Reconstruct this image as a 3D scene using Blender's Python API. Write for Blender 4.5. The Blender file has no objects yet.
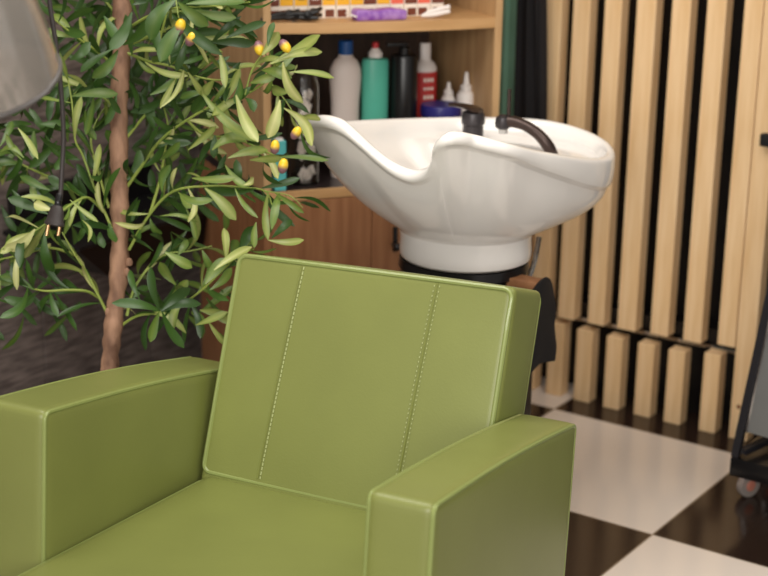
import bpy, bmesh, math, random
from mathutils import Vector as V, Matrix, noise
random.seed(7)
PI = math.pi
COL = bpy.context.scene.collection

# ---------------------------------------------------------------- camera
FPX, PIT, ROL, YAW, CH = 1636.0, 0.29675, 0.017818, -0.595935, 1.5
cp, sp, cr, sr = math.cos(PIT), math.sin(PIT), math.cos(ROL), math.sin(ROL)
Mx = Matrix(((math.cos(YAW), math.sin(YAW), 0), (-math.sin(YAW), math.cos(YAW), 0), (0, 0, 1)))
_F = V((0, cp, -sp)); _U = V((0, sp, cp)); _R = V((1, 0, 0))
_R, _U = cr*_R + sr*_U, -sr*_R + cr*_U
FW, UP, RT = Mx @ _F, Mx @ _U, Mx @ _R
CAM = V((0, 0, CH))
def at(px, py, d=None, x=None, y=None, z=None):
    r = FW + RT*((px-384)/FPX) - UP*((py-288)/FPX)
    if d is not None: return CAM + r*d
    if x is not None: return CAM + r*((x-CAM.x)/r.x)
    if y is not None: return CAM + r*((y-CAM.y)/r.y)
    return CAM + r*((z-CAM.z)/r.z)
cd = bpy.data.cameras.new('camera'); cam = bpy.data.objects.new('camera', cd); COL.objects.link(cam)
cam.matrix_world = Matrix(((RT.x, UP.x, -FW.x, CAM.x), (RT.y, UP.y, -FW.y, CAM.y), (RT.z, UP.z, -FW.z, CAM.z), (0, 0, 0, 1)))
cd.sensor_width = 36; cd.lens = 36*FPX/768; cd.clip_start = .05
cd.dof.use_dof = True; cd.dof.focus_distance = 2.62; cd.dof.aperture_fstop = 4.2
bpy.context.scene.camera = cam

# ---------------------------------------------------------------- materials
def lin(c):
    return tuple(((v/255)/12.92 if v/255 <= .04045 else ((v/255+.055)/1.055)**2.4) for v in c) + (1,)
def mat(name, rgb, rough=.5, metal=0., coat=0., var=.0, vscale=8., bump=0., bscale=60., stretch=(1,1,1), trans=0., ior=1.45, rgb2=None, spec=.5, alpha=1., crough=.1):
    m = bpy.data.materials.new(name); m.use_nodes = True
    nt = m.node_tree; b = nt.nodes['Principled BSDF']
    b.inputs['Roughness'].default_value = rough; b.inputs['Metallic'].default_value = metal
    b.inputs['Coat Weight'].default_value = coat; b.inputs['Coat Roughness'].default_value = crough
    b.inputs['IOR'].default_value = ior; b.inputs['Transmission Weight'].default_value = trans
    b.inputs['Specular IOR Level'].default_value = spec; b.inputs['Alpha'].default_value = alpha
    b.inputs['Base Color'].default_value = lin(rgb)
    tc = nt.nodes.new('ShaderNodeTexCoord'); mp = nt.nodes.new('ShaderNodeMapping')
    mp.inputs['Scale'].default_value = stretch
    nt.links.new(tc.outputs['Object'], mp.inputs['Vector'])
    n = nt.nodes.new('ShaderNodeTexNoise'); n.inputs['Scale'].default_value = vscale; n.inputs['Detail'].default_value = 6
    nt.links.new(mp.outputs[0], n.inputs['Vector'])
    mx = nt.nodes.new('ShaderNodeMix'); mx.data_type = 'RGBA'
    c1 = lin(rgb); c2 = lin(rgb2) if rgb2 else tuple(v*(1-var) for v in c1[:3]) + (1,)
    mx.inputs['A'].default_value = c1; mx.inputs['B'].default_value = c2
    rp = nt.nodes.new('ShaderNodeMapRange'); rp.inputs['From Min'].default_value = .35; rp.inputs['From Max'].default_value = .65
    nt.links.new(n.outputs['Fac'], rp.inputs['Value']); nt.links.new(rp.outputs[0], mx.inputs['Factor'])
    nt.links.new(mx.outputs['Result'], b.inputs['Base Color'])
    if bump:
        n2 = nt.nodes.new('ShaderNodeTexNoise'); n2.inputs['Scale'].default_value = bscale; n2.inputs['Detail'].default_value = 4
        nt.links.new(mp.outputs[0], n2.inputs['Vector'])
        bp = nt.nodes.new('ShaderNodeBump'); bp.inputs['Strength'].default_value = bump; bp.inputs['Distance'].default_value = .002
        nt.links.new(n2.outputs['Fac'], bp.inputs['Height']); nt.links.new(bp.outputs[0], b.inputs['Normal'])
    return m
M = {}
M['leather'] = mat('green_leather', (124,130,68), .42, var=.10, vscale=5, bump=.10, bscale=260, coat=.15, crough=.3)
M['leather_pipe'] = mat('green_piping', (134,145,82), .38, var=.05, coat=.3)
M['stitch'] = mat('stitch_thread', (165,172,118), .6)
M['ceramic'] = mat('white_ceramic', (240,236,231), .12, var=.02, coat=.5, crough=.05)
M['black_plastic'] = mat('black_plastic', (22,21,22), .28, var=.2)
M['black_matte'] = mat('black_matte', (24,21,22), .75, var=.3, bump=.2)
M['dark_chrome'] = mat('dark_bronze_metal', (72,60,56), .3, metal=.75, var=.1)
M['tap_dark'] = mat('dark_grey_tap', (62,58,60), .32, metal=.4, var=.2)
M['chrome'] = mat('chrome', (200,200,200), .15, metal=1)
M['brass'] = mat('brass_prong', (190,150,110), .3, metal=.8)
M['slat'] = mat('pine_slat', (238,205,160), .5, rgb2=(224,186,136), vscale=5, stretch=(9,9,.8), bump=.05)
M['knot'] = mat('knot', (120,70,35), .6)
M['backing'] = mat('black_backing', (20,17,16), .35, var=.5, vscale=12)
M['oak'] = mat('oak_veneer', (192,156,112), .5, rgb2=(172,134,92), vscale=6, stretch=(8,8,.7), bump=.05)
M['oak_front'] = mat('oak_edge', (198,156,108), .45, rgb2=(184,142,94), vscale=6, stretch=(1,1,8))
M['walnut'] = mat('walnut_door', (160,112,76), .5, rgb2=(136,90,58), vscale=5, stretch=(9,9,.7), bump=.05)
M['shaded_back'] = mat('shade_toned_back_board', (84,64,52), .55, rgb2=(66,50,40), vscale=6, stretch=(8,8,.7))  # shadow inside the bay is put into this brown
M['counter'] = mat('dark_counter', (42,34,34), .3, var=.2)
M['bark'] = mat('trunk_bark', (168,130,104), .75, rgb2=(106,76,58), vscale=34, stretch=(1,1,.3), bump=1., bscale=70)
M['twig'] = mat('green_twig', (146,160,74), .5, rgb2=(120,138,60), vscale=20)
M['steel'] = mat('dark_steel_frame', (42,41,45), .4, metal=.4)
M['grey_panel'] = mat('grey_panel', (108,108,106), .35, var=.1, bump=.2, bscale=200)
M['red'] = mat('red_label', (190,52,50), .5); M['redcap'] = mat('red_cap', (190,50,55), .4)
M['white_p'] = mat('white_plastic', (232,224,218), .4, var=.03)
M['cream'] = mat('cream_bottle', (214,200,192), .42, var=.05)
M['blue'] = mat('blue_cap', (22,72,132), .4)
M['teal'] = mat('teal_bottle', (88,182,158), .32, var=.1, vscale=10)
M['navy'] = mat('navy_tub', (42,40,110), .35)
M['brownp'] = mat('brown_print', (112,58,40), .5); M['yellow'] = mat('yellow_print', (240,178,48), .5)
M['orange'] = mat('coral_print', (232,106,84), .5); M['card'] = mat('white_card', (240,228,214), .6)
M['purple'] = mat('purple_foil', (120,62,160), .3, rgb2=(170,130,190), vscale=50)
M['aqua'] = mat('aqua_box', (90,180,180), .5)
M['green_cloth'] = mat('green_cloth', (128,176,152), .9, var=.2, vscale=6, bump=.3, bscale=300)
M['black_cloth'] = mat('black_cloth', (22,19,21), .85, var=.3, vscale=6)
M['caster'] = mat('clear_caster', (190,180,172), .15, trans=.5)
M['pink_hub'] = mat('caster_hub', (190,120,100), .4)
M['glass'] = mat('clear_glass', (250,248,245), .04, trans=1., ior=1.28)
M['hood'] = mat('smoked_hood', (205,198,190), .14, trans=.74, ior=1.6, spec=1., coat=1., crough=.12)
M['hood_rim'] = mat('hood_rim', (84,80,78), .3)
M['cable'] = mat('cable_rubber', (48,42,40), .5)
M['olive'] = None
def attr_leaf():
    m = bpy.data.materials.new('olive_leaf'); m.use_nodes = True; nt = m.node_tree; b = nt.nodes['Principled BSDF']
    a = nt.nodes.new('ShaderNodeAttribute'); a.attribute_name = 'tone'
    r = nt.nodes.new('ShaderNodeValToRGB'); e = r.color_ramp.elements
    e[0].position = 0; e[0].color = lin((40,68,24)); e[1].position = 1; e[1].color = lin((208,208,146))
    for p, c in ((.3,(62,94,34)), (.55,(108,128,54)), (.8,(158,166,92))):
        k = e.new(p); k.color = lin(c)
    nt.links.new(a.outputs['Fac'], r.inputs['Fac']); nt.links.new(r.outputs['Color'], b.inputs['Base Color'])
    b.inputs['Roughness'].default_value = .38; b.inputs['Specular IOR Level'].default_value = .5
    # thin leaves let a little light through
    t = nt.nodes.new('ShaderNodeBsdfTranslucent'); nt.links.new(r.outputs['Color'], t.inputs['Color'])
    ms = nt.nodes.new('ShaderNodeMixShader'); ms.inputs[0].default_value = .18
    o = nt.nodes['Material Output']; nt.links.new(b.outputs[0], ms.inputs[1]); nt.links.new(t.outputs[0], ms.inputs[2]); nt.links.new(ms.outputs[0], o.inputs[0])
    return m
M['leaf'] = attr_leaf()
def olive_mat():
    m = bpy.data.materials.new('olive_fruit'); m.use_nodes = True; nt = m.node_tree; b = nt.nodes['Principled BSDF']
    tc = nt.nodes.new('ShaderNodeTexCoord'); s = nt.nodes.new('ShaderNodeSeparateXYZ'); nt.links.new(tc.outputs['Generated'], s.inputs[0])
    r = nt.nodes.new('ShaderNodeValToRGB'); e = r.color_ramp.elements
    e[0].position = .35; e[0].color = lin((130,92,100)); e[1].position = .62; e[1].color = lin((228,190,44))
    nt.links.new(s.outputs['Z'], r.inputs['Fac']); nt.links.new(r.outputs['Color'], b.inputs['Base Color'])
    b.inputs['Roughness'].default_value = .35
    return m
M['olive'] = olive_mat()
# ---------------------------------------------------------------- helpers
def ob(name, bm, m, parent=None, smooth=True, loc=None):
    me = bpy.data.meshes.new(name); bmesh.ops.recalc_face_normals(bm, faces=bm.faces[:]); bm.to_mesh(me); bm.free()
    if smooth:
        for p in me.polygons: p.use_smooth = True
        me.set_sharp_from_angle(angle=math.radians(38))
    o = bpy.data.objects.new(name, me); COL.objects.link(o)
    me.materials.append(M[m] if isinstance(m, str) else m)
    if parent: o.parent = parent
    if loc: o.location = loc
    return o
def thing(name, label, cat, loc=(0,0,0), rz=0, group=None):
    o = bpy.data.objects.new(name, None); COL.objects.link(o); o.location = loc; o.rotation_euler = (0,0,rz)
    o.empty_display_size = .05
    o['label'] = label; o['category'] = cat
    if group: o['group'] = group
    return o
def tag(o, label, cat, group=None, kind=None):
    o['label'] = label; o['category'] = cat
    if group: o['group'] = group
    if kind: o['kind'] = kind
    return o
def struct(o): o['kind'] = 'structure'; return o
def box(bm, c, s, bev=0., rot=None):
    r = bmesh.ops.create_cube(bm, size=1.0); vs = r['verts']
    for v in vs:
        p = V((v.co.x*s[0], v.co.y*s[1], v.co.z*s[2]))
        if rot: p = rot @ p
        v.co = p + V(c)
    if bev:
        es = list({e for v in vs for e in v.link_edges})
        bmesh.ops.bevel(bm, geom=es, offset=bev, segments=2, affect='EDGES', profile=.5)
def hexa(bm, pts):   # bottom 4 then top 4
    vs = [bm.verts.new(p) for p in pts]
    for f in ((0,1,2,3),(4,5,6,7),(0,1,5,4),(1,2,6,5),(2,3,7,6),(3,0,4,7)): bm.faces.new([vs[i] for i in f])
def catmull(P, n=6, closed=False):
    P = [V(p) for p in P]; out = []; N = len(P)
    rng = range(N if closed else N-1)
    for i in rng:
        if closed: a,b,c,d = P[(i-1)%N],P[i],P[(i+1)%N],P[(i+2)%N]
        else: a,b,c,d = P[max(i-1,0)],P[i],P[i+1],P[min(i+2,N-1)]
        for k in range(n):
            t = k/n
            out.append(.5*((2*b)+(c-a)*t+(2*a-5*b+4*c-d)*t*t+(3*b-a-3*c+d)*t**3))
    if not closed: out.append(P[-1])
    return out
def tube(bm, P, r, seg=8, closed=False, caps=True):
    P = [V(p) for p in P]; N = len(P); rings = []
    R = r if isinstance(r, (list, tuple)) else [r]*N
    if len(R) != N: R = [R[0]+(R[-1]-R[0])*i/(N-1) for i in range(N)] if len(R) == 2 else [R[min(int(i/(N-1)*(len(R)-1)), len(R)-2)]*(1-(i/(N-1)*(len(R)-1)-min(int(i/(N-1)*(len(R)-1)), len(R)-2)))+R[min(int(i/(N-1)*(len(R)-1)), len(R)-2)+1]*(i/(N-1)*(len(R)-1)-min(int(i/(N-1)*(len(R)-1)), len(R)-2)) for i in range(N)]
    prev = None
    for i in range(N):
        t = (P[(i+1)%N]-P[(i-1)%N]) if closed else (P[min(i+1,N-1)]-P[max(i-1,0)])
        t.normalize()
        if prev is None: u = t.orthogonal().normalized()
        else:
            u = prev - t*prev.dot(t)
            u = u.normalized() if u.length > 1e-6 else t.orthogonal().normalized()
        prev = u; w = t.cross(u)
        rings.append([bm.verts.new(P[i]+(u*math.cos(2*PI*k/seg)+w*math.sin(2*PI*k/seg))*R[i]) for k in range(seg)])
    for i in range(N if closed else N-1):
        a, b = rings[i], rings[(i+1)%N]
        off = 0
        if closed and i == N-1:
            off = min(range(seg), key=lambda s: (a[0].co-b[s].co).length)
        for k in range(seg): bm.faces.new((a[k], a[(k+1)%seg], b[(k+1+off)%seg], b[(k+off)%seg]))
    if caps and not closed:
        bm.faces.new(rings[0][::-1]); bm.faces.new(rings[-1])
def lathe(bm, prof, seg=24, c=(0,0,0), sx=1., sy=1., rot=None):
    c = V(c); rings = []
    for r, z in prof:
        ring = []
        for k in range(seg):
            a = 2*PI*k/seg; p = V((math.cos(a)*r*sx, math.sin(a)*r*sy, z))
            if rot: p = rot @ p
            ring.append(bm.verts.new(c+p))
        rings.append(ring)
    for a, b in zip(rings, rings[1:]):
        for k in range(seg): bm.faces.new((a[k], a[(k+1)%seg], b[(k+1)%seg], b[k]))
    bm.faces.new(rings[0][::-1]); bm.faces.new(rings[-1])
def soft(bm, lo, hi, r, fn, n=14, puff=(0,0,0)):
    """rounded, slightly pillowed box in local coords, then mapped through fn(u,v,z)"""
    t = bmesh.new(); bmesh.ops.create_cube(t, size=2.0)
    bmesh.ops.subdivide_edges(t, edges=t.edges[:], cuts=n, use_grid_fill=True)
    lo, hi = V(lo), V(hi); c = (lo+hi)/2; h = (hi-lo)/2; mp = {}
    def warp(a, hh):        # concentrate samples near the rounded border
        k = min(.999, 1-1.6*r/hh) if hh > 2*r else .35
        s = abs(a); q = s/.7*k if s < .7 else k+(s-.7)/.3*(1-k)
        return math.copysign(q, a)
    for v in t.verts:
        n0 = v.co.copy(); p = V((warp(v.co.x,h.x)*h.x, warp(v.co.y,h.y)*h.y, warp(v.co.z,h.z)*h.z))
        q = V([max(-(h[i]-r), min(h[i]-r, p[i])) for i in range(3)]); d = p-q
        if d.length > 1e-7:
            face = max(range(3), key=lambda i: abs(n0[i]))
            p = q + d.normalized()*r
        for i in range(3):
            if abs(n0[i]) > .999:
                j, k = (i+1) % 3, (i+2) % 3
                w = (1-(p[j]/h[j])**2)*(1-(p[k]/h[k])**2)
                p[i] += math.copysign(puff[i]*max(0, w)**.6, n0[i])
        mp[v] = bm.verts.new(fn(*(c+p)))
    for f in t.faces: bm.faces.new([mp[v] for v in f.verts])
    t.free()
def rrect(a, b, lo1, hi1, lo2, hi2, r, n=4):
    pts = []
    for (cx, cy, s) in ((hi1-r,hi2-r,0),(lo1+r,hi2-r,1),(lo1+r,lo2+r,2),(hi1-r,lo2+r,3)):
        for k in range(n+1):
            t = PI/2*(s+k/n); pts.append((cx+math.cos(t)*r, cy+math.sin(t)*r))
    out = []                     # densify straight runs so the loop can follow a bulge
    for i, p in enumerate(pts):
        q = pts[(i+1) % len(pts)]; L = math.hypot(q[0]-p[0], q[1]-p[1]); m = max(1, int(L/.03))
        for k in range(m): out.append((p[0]+(q[0]-p[0])*k/m, p[1]+(q[1]-p[1])*k/m))
    return out

# ---------------------------------------------------------------- setting
def floor_mat():
    m = bpy.data.materials.new('checker_tiles'); m.use_nodes = True; nt = m.node_tree; b = nt.nodes['Principled BSDF']
    N = nt.nodes.new; L = nt.links.new
    tc = N('ShaderNodeTexCoord'); s = N('ShaderNodeSeparateXYZ'); L(tc.outputs['Object'], s.inputs[0])
    T = .5215
    def mth(op, a, bb=None):
        n = N('ShaderNodeMath'); n.operation = op
        for i, q in enumerate((a, bb)):
            if q is None: continue
            if isinstance(q, (int, float)): n.inputs[i].default_value = q
            else: L(q, n.inputs[i])
        return n.outputs[0]
    ux = mth('DIVIDE', mth('ADD', s.outputs['X'], 1.295+T*40), T); uy = mth('DIVIDE', mth('ADD', s.outputs['Y'], -2.937+T*40), T)
    par = mth('MODULO', mth('ADD', mth('FLOOR', ux), mth('FLOOR', uy)), 2.0)
    fx = mth('ABSOLUTE', mth('SUBTRACT', mth('FRACT', ux), .5)); fy = mth('ABSOLUTE', mth('SUBTRACT', mth('FRACT', uy), .5))
    gr = mth('GREATER_THAN', mth('MAXIMUM', fx, fy), .4965)
    ns = N('ShaderNodeTexNoise'); ns.inputs['Scale'].default_value = 2.2; ns.inputs['Detail'].default_value = 5; L(tc.outputs['Object'], ns.inputs['Vector'])
    w = N('ShaderNodeMix'); w.data_type = 'RGBA'; w.inputs['A'].default_value = lin((238,226,214)); w.inputs['B'].default_value = lin((226,212,199)); L(ns.outputs['Fac'], w.inputs['Factor'])
    k = N('ShaderNodeMix'); k.data_type = 'RGBA'; k.inputs['A'].default_value = lin((52,38,30)); k.inputs['B'].default_value = lin((40,29,24)); L(ns.outputs['Fac'], k.inputs['Factor'])
    c = N('ShaderNodeMix'); c.data_type = 'RGBA'; L(par, c.inputs['Factor']); L(k.outputs['Result'], c.inputs['A']); L(w.outputs['Result'], c.inputs['B'])
    g = N('ShaderNodeMix'); g.data_type = 'RGBA'; L(gr, g.inputs['Factor']); L(c.outputs['Result'], g.inputs['A']); g.inputs['B'].default_value = lin((150,132,112))
    L(g.outputs['Result'], b.inputs['Base Color'])
    b.inputs['Roughness'].default_value = .16
    return m
M['floor'] = floor_mat()
def plank_mat():
    m = mat('weathered_planks', (122,109,103), .8, rgb2=(78,68,64), vscale=9, stretch=(1,1.5,11), bump=.8, bscale=30)
    return m
M['planks'] = plank_mat()
M['plaster'] = mat('wall_paint', (205,196,184), .8, var=.05)
bm = bmesh.new(); box(bm, (-.2,1.2,-.03), (6,6.6,.06)); struct(ob('floor', bm, 'floor', smooth=False))
bm = bmesh.new(); box(bm, (-.2,3.70,1.3), (6,.1,2.6)); struct(ob('wall_back', bm, 'backing', smooth=False))
bm = bmesh.new()
for i in range(24):
    y0 = -.8+i*.19
    box(bm, (-2.79,y0+.094,1.3), (.06,.1875,2.6), bev=.002)
struct(ob('wall_left', bm, 'planks', smooth=False))

# slat wall ---------------------------------------------------------------
YS = 3.545
def slat(px_l, py_l, w, z0, z1, label, group, tilt=0., yf=YS, dep=.042, knot=None):
    x0 = at(px_l, py_l, y=yf).x
    bm = bmesh.new(); box(bm, (0,0,(z1-z0)/2), (w,dep,z1-z0), bev=.002)
    o = ob('wooden_slat', bm, 'slat', smooth=False, loc=(x0+w/2, yf+dep/2, z0)); o.rotation_euler = (0, tilt, 0)
    o.rotation_euler.y += random.uniform(-.0015,.0015)
    tag(o, label, 'slat', group)
    if knot:
        k = bmesh.new(); lathe(k, [(.0055,0),(.004,.0006)], 12, rot=Matrix.Rotation(PI/2,3,'X') @ Matrix.Scale(1,3)); ko = ob('knot', k, 'knot', o, loc=(knot[0],-dep/2-.0002,knot[1]-z0))
    return o
ords = ['first','second','third','fourth','fifth','sixth','seventh','eighth','ninth','tenth','eleventh','twelfth','thirteenth','fourteenth','fifteenth']
# rail the slats are screwed to, and backing
bm = bmesh.new(); box(bm, (-.9,3.619,.235), (4.2,.055,.03)); box(bm, (-.9,3.619,1.9), (4.2,.055,.05))
struct(ob('trim_1', bm, 'backing', smooth=False))
upl = [(528,0,.032),(542,60,.048),(570.3,60,.046),(602,60,.045),(633.3,60,.050),(668.5,60,.047),(703.5,60,.047),(740,60,.045)]
zb = [.23,.215,.212,.214,.217,.221,.222,.230]
for i, (px, py, w) in enumerate(upl):
    if i == 0: lab = 'narrow pale pine slat showing just left of the hanging black garment top'
    else: lab = 'long upright pine slat above the gap, %s counting from the hanging black garment' % ords[i-1]
    slat(px, py, w, zb[i], 2.4, lab, 'long upper slats of the wall')
low = [(519,378,.044),(546,380,.044),(574,385,.044),(603.5,390,.044),(634.5,395,.044),(664.5,402,.044),(700,408,.042)]
lows = ['short pine slat at floor level mostly behind the chair back corner'] + ['short lower pine slat standing on the floor, %s from the chair back' % ords[i] for i in range(6)]
for i, (px, py, w) in enumerate(low):
    slat(px, py, w, 0.0, (.199,.196,.193,.192,.192,.192,.203)[i], lows[i], 'short lower slats of the wall')
t = slat(732, 392, .048, 0.0, 2.4, 'full height pine board at the end of the slat wall beside the trolley', 'long upper slats of the wall', knot=(-.004,.085))
xw = t.location.x
for i in range(1, 3):
    s_ = slat(732, 392, .047, 0., 2.4, 'x', 'slats outside'); s_.location.x = xw+.09+.0855*i
    s_['label'] = 'full height pine slat mostly hidden behind the trolley, %s past the end board' % ords[i-1]; s_['group'] = 'long upper slats of the wall'
bm = bmesh.new(); p = at(768,139,y=YS); box(bm, (p.x+.014,YS-.012,p.z), (.05,.024,.028), bev=.002)
tag(ob('latch_box', bm, 'black_matte'), 'small black rectangular latch on the end board of the slat wall', 'latch')
bm = bmesh.new(); tube(bm, [(-2.3,YS+.045,.207),(-1.2,YS+.045,.205)], .006); tag(ob('water_pipe', bm, 'chrome'), 'thin metal pipe glinting in the gap between upper and lower slats', 'pipe')

# ---------------------------------------------------------------- green chair
K = dict(psi=.1479,x=-1.6698,y=1.9331,zs=.3913,T=.0942,L=.5981,za=.6058,zb=.5547,yf=.4362,lean=.2292,hb=.3719,tb=.1322,zbb=.3968,wb=.4962,dL=-.042,dR=-.0273,zL=.6138,zLb=.5543,dy=.0178,ub=.0026,pit=.0807,W=.52)
cc, cs = math.cos(K['pit']), math.sin(K['pit'])
def ch(u, v, z):      # chair frame -> empty frame (empty on floor under back-left seat corner)
    z0 = z-K['zs']
    return V((u-.26, v*cc+z0*cs+.2, K['zs']-v*cs+z0*cc))
c_, s_ = math.cos(K['psi']), math.sin(K['psi'])
chair = thing('styling_chair', 'olive green leather salon armchair with pale piping in the foreground', 'chair',
              (K['x']+c_*.26+s_*.2, K['y']+s_*.26-c_*.2, 0), K['psi'])
# seat cushion
bm = bmesh.new(); soft(bm, (.001,-.62,K['zs']-.14), (K['W']-.001,.01,K['zs']), .016, ch, puff=(0,.0,.004), n=16)
seat = ob('seat', bm, 'leather', chair)
bm = bmesh.new()
for z in (K['zs']-.006,):
    pts = [ch(a,b,z) for a,b in rrect(0,0,.006,K['W']-.006,-.614,.004,.03)]
    tube(bm, pts, .0032, closed=True)
ob('piping', bm, 'leather_pipe', seat)
# arms
def arm(u0, u1, yf, dd, za, zb_, flip):
    L = K['L']
    def fn(u, v, z):
        t = (v+yf)/L; top = za+(zb_-za)*t; k = (z-.20)/(za-.20)
        crown = 0.007*math.sin(PI*max(0,min(1,t)))*k
        return ch(u+dd*L*t, v, .20+k*(top-.20)+crown)
    bm = bmesh.new(); soft(bm, (u0,-yf,.20), (u1,-yf+L,za), .011, fn, puff=(.006,.004,.0015), n=18)
    a = ob('armrest', bm, 'leather', chair)
    bm = bmesh.new()
    for u, s in ((u0+.0035,-1),(u1-.0035,1)):
        pts = []
        for v, z in rrect(0,0,-yf+.0035,-yf+L-.0035,.2035,za-.0035,.012):
            pts.append(fn(u+s*.001, v, z))
        tube(bm, pts, .0036, closed=True)
    ob('piping', bm, 'leather_pipe', a)
arm(-K['T']-.010, 0, K['yf'], K['dL'], K['zL']-.001, K['zLb']-.014, 0)
arm(K['W'], K['W']+K['T'], K['yf']+K['dy'], K['dR'], K['za'], K['zb'], 1)
# back
LN = K['lean']
def bk(u, v, h):      # v = out of the front face (negative forward), h = up along the back
    u0 = u; u = u-.009*max(0,1-h/.36)*(1-u/.4962); h = h+.012*(u0/.4962)*max(0,h/.37)
    return ch(K['ub']+u, math.sin(LN)*h+math.cos(LN)*v, K['zbb']+math.cos(LN)*h-math.sin(LN)*v)
WB, HB, TB = K['wb'], K['hb'], K['tb']
def bkc(u, v, h):
    return bk(u, v, h)
bm = bmesh.new(); soft(bm, (0,0,-.03), (WB,TB,HB), .010, bkc, puff=(.004,.006,.003), n=22)
back = ob('backrest', bm, 'leather', chair)
bm = bmesh.new()
for v in (.003, TB-.003):
    pts = [bk(a, v-(.002 if v < .01 else -.002), b) for a, b in rrect(0,0,.004,WB-.004,.0,HB-.004,.014)]
    tube(bm, pts, .0042, closed=True)
ob('piping', bm, 'leather_pipe', back)
def seam_pts(ut, ub_):
    out = []
    for i in range(25):
        t = i/24; u = ub_+(ut-ub_)*t; h = .008+(HB-.016)*t
        wj = (1-((u-WB/2)/(WB/2))**2)*(1-((h-(HB-.03)/2)/((HB+.03)/2))**2)
        out.append((u, -(.006*max(0,wj)**.6)-.0006, h))
    return out
for j, (ut, ub_) in enumerate(((.123,.108),(.367,.352))):
    P = seam_pts(ut, ub_); bm = bmesh.new()
    tube(bm, [bk(*p) for p in P], .0016, seg=6)
    ob('seam', bm, 'leather', back)
    bm = bmesh.new()
    for off in ((.005,) if j == 0 else (-.0045,.0045)):
        Q = [(u+off, v-.0004, h) for u, v, h in P]; D = catmull([bk(*q) for q in Q], 6)
        for k in range(0, len(D)-2, 3): tube(bm, [D[k], D[k+1], D[k+2]][:3 if j == 0 else 2], .0013 if j == 0 else .0009, seg=5)
    ob('stitching', bm, 'stitch', back)
# under-frame
bm = bmesh.new(); soft(bm, (.002,-.56,.20), (K['W']-.002,.10,K['zs']-.142), .012, ch, n=6); ob('seat_base', bm, 'leather', chair)
bm = bmesh.new(); lathe(bm, [(.19,0),(.19,.012),(.16,.022),(.045,.03),(.04,.14),(.06,.2)], 40, c=(0,-.03,0)); ob('pedestal', bm, 'chrome', chair)

# ---------------------------------------------------------------- wash basin
BX, BY = -1.612, 2.655
basin = thing('wash_basin', 'white ceramic hair wash basin with neck dip behind the green chair', 'basin', (BX,BY,0))
# rim centre line, world coordinates, starting in the middle of the neck dip, going to the near side
RIM = [at(*q[:2], y=q[2]) for q in ((414,175.5,2.392),(430,171.5,2.387),(438,160,2.372),(440,147,2.358),(447,138.5,2.354),(459,137.5,2.374),(472,140,2.402),(492,145,2.425),
       (511,150,2.46),(534,155.5,2.535),(556,159.5,2.61),(581,163,2.71),(600,163,2.80),(609,158,2.87),(605,147.5,2.93),(590,138,2.965),(568,130,2.985),(540,124.5,2.985),(505,122.5,2.97),
       (470,122,2.935),(435,122.5,2.87),(400,123.5,2.775),(366,125,2.66),(338,127,2.56),(318,130,2.48),(309,127,2.415),(316,121.5,2.372),(328,121,2.354),(343,126,2.350),(359,139,2.358),(376,154.5,2.372),(395,168.5,2.386))]
RC = catmull(RIM, 5, closed=True); NR = len(RC)
ctr = V((-1.62,2.68,0))
def clampf(a, lo, hi): return max(lo, min(hi, a))
def outn(i):
    t = RC[(i+1)%NR]-RC[(i-1)%NR]; t.z = 0; t.normalize(); return V((t.y,-t.x,0))
rings = []
wr = .0125
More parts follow.
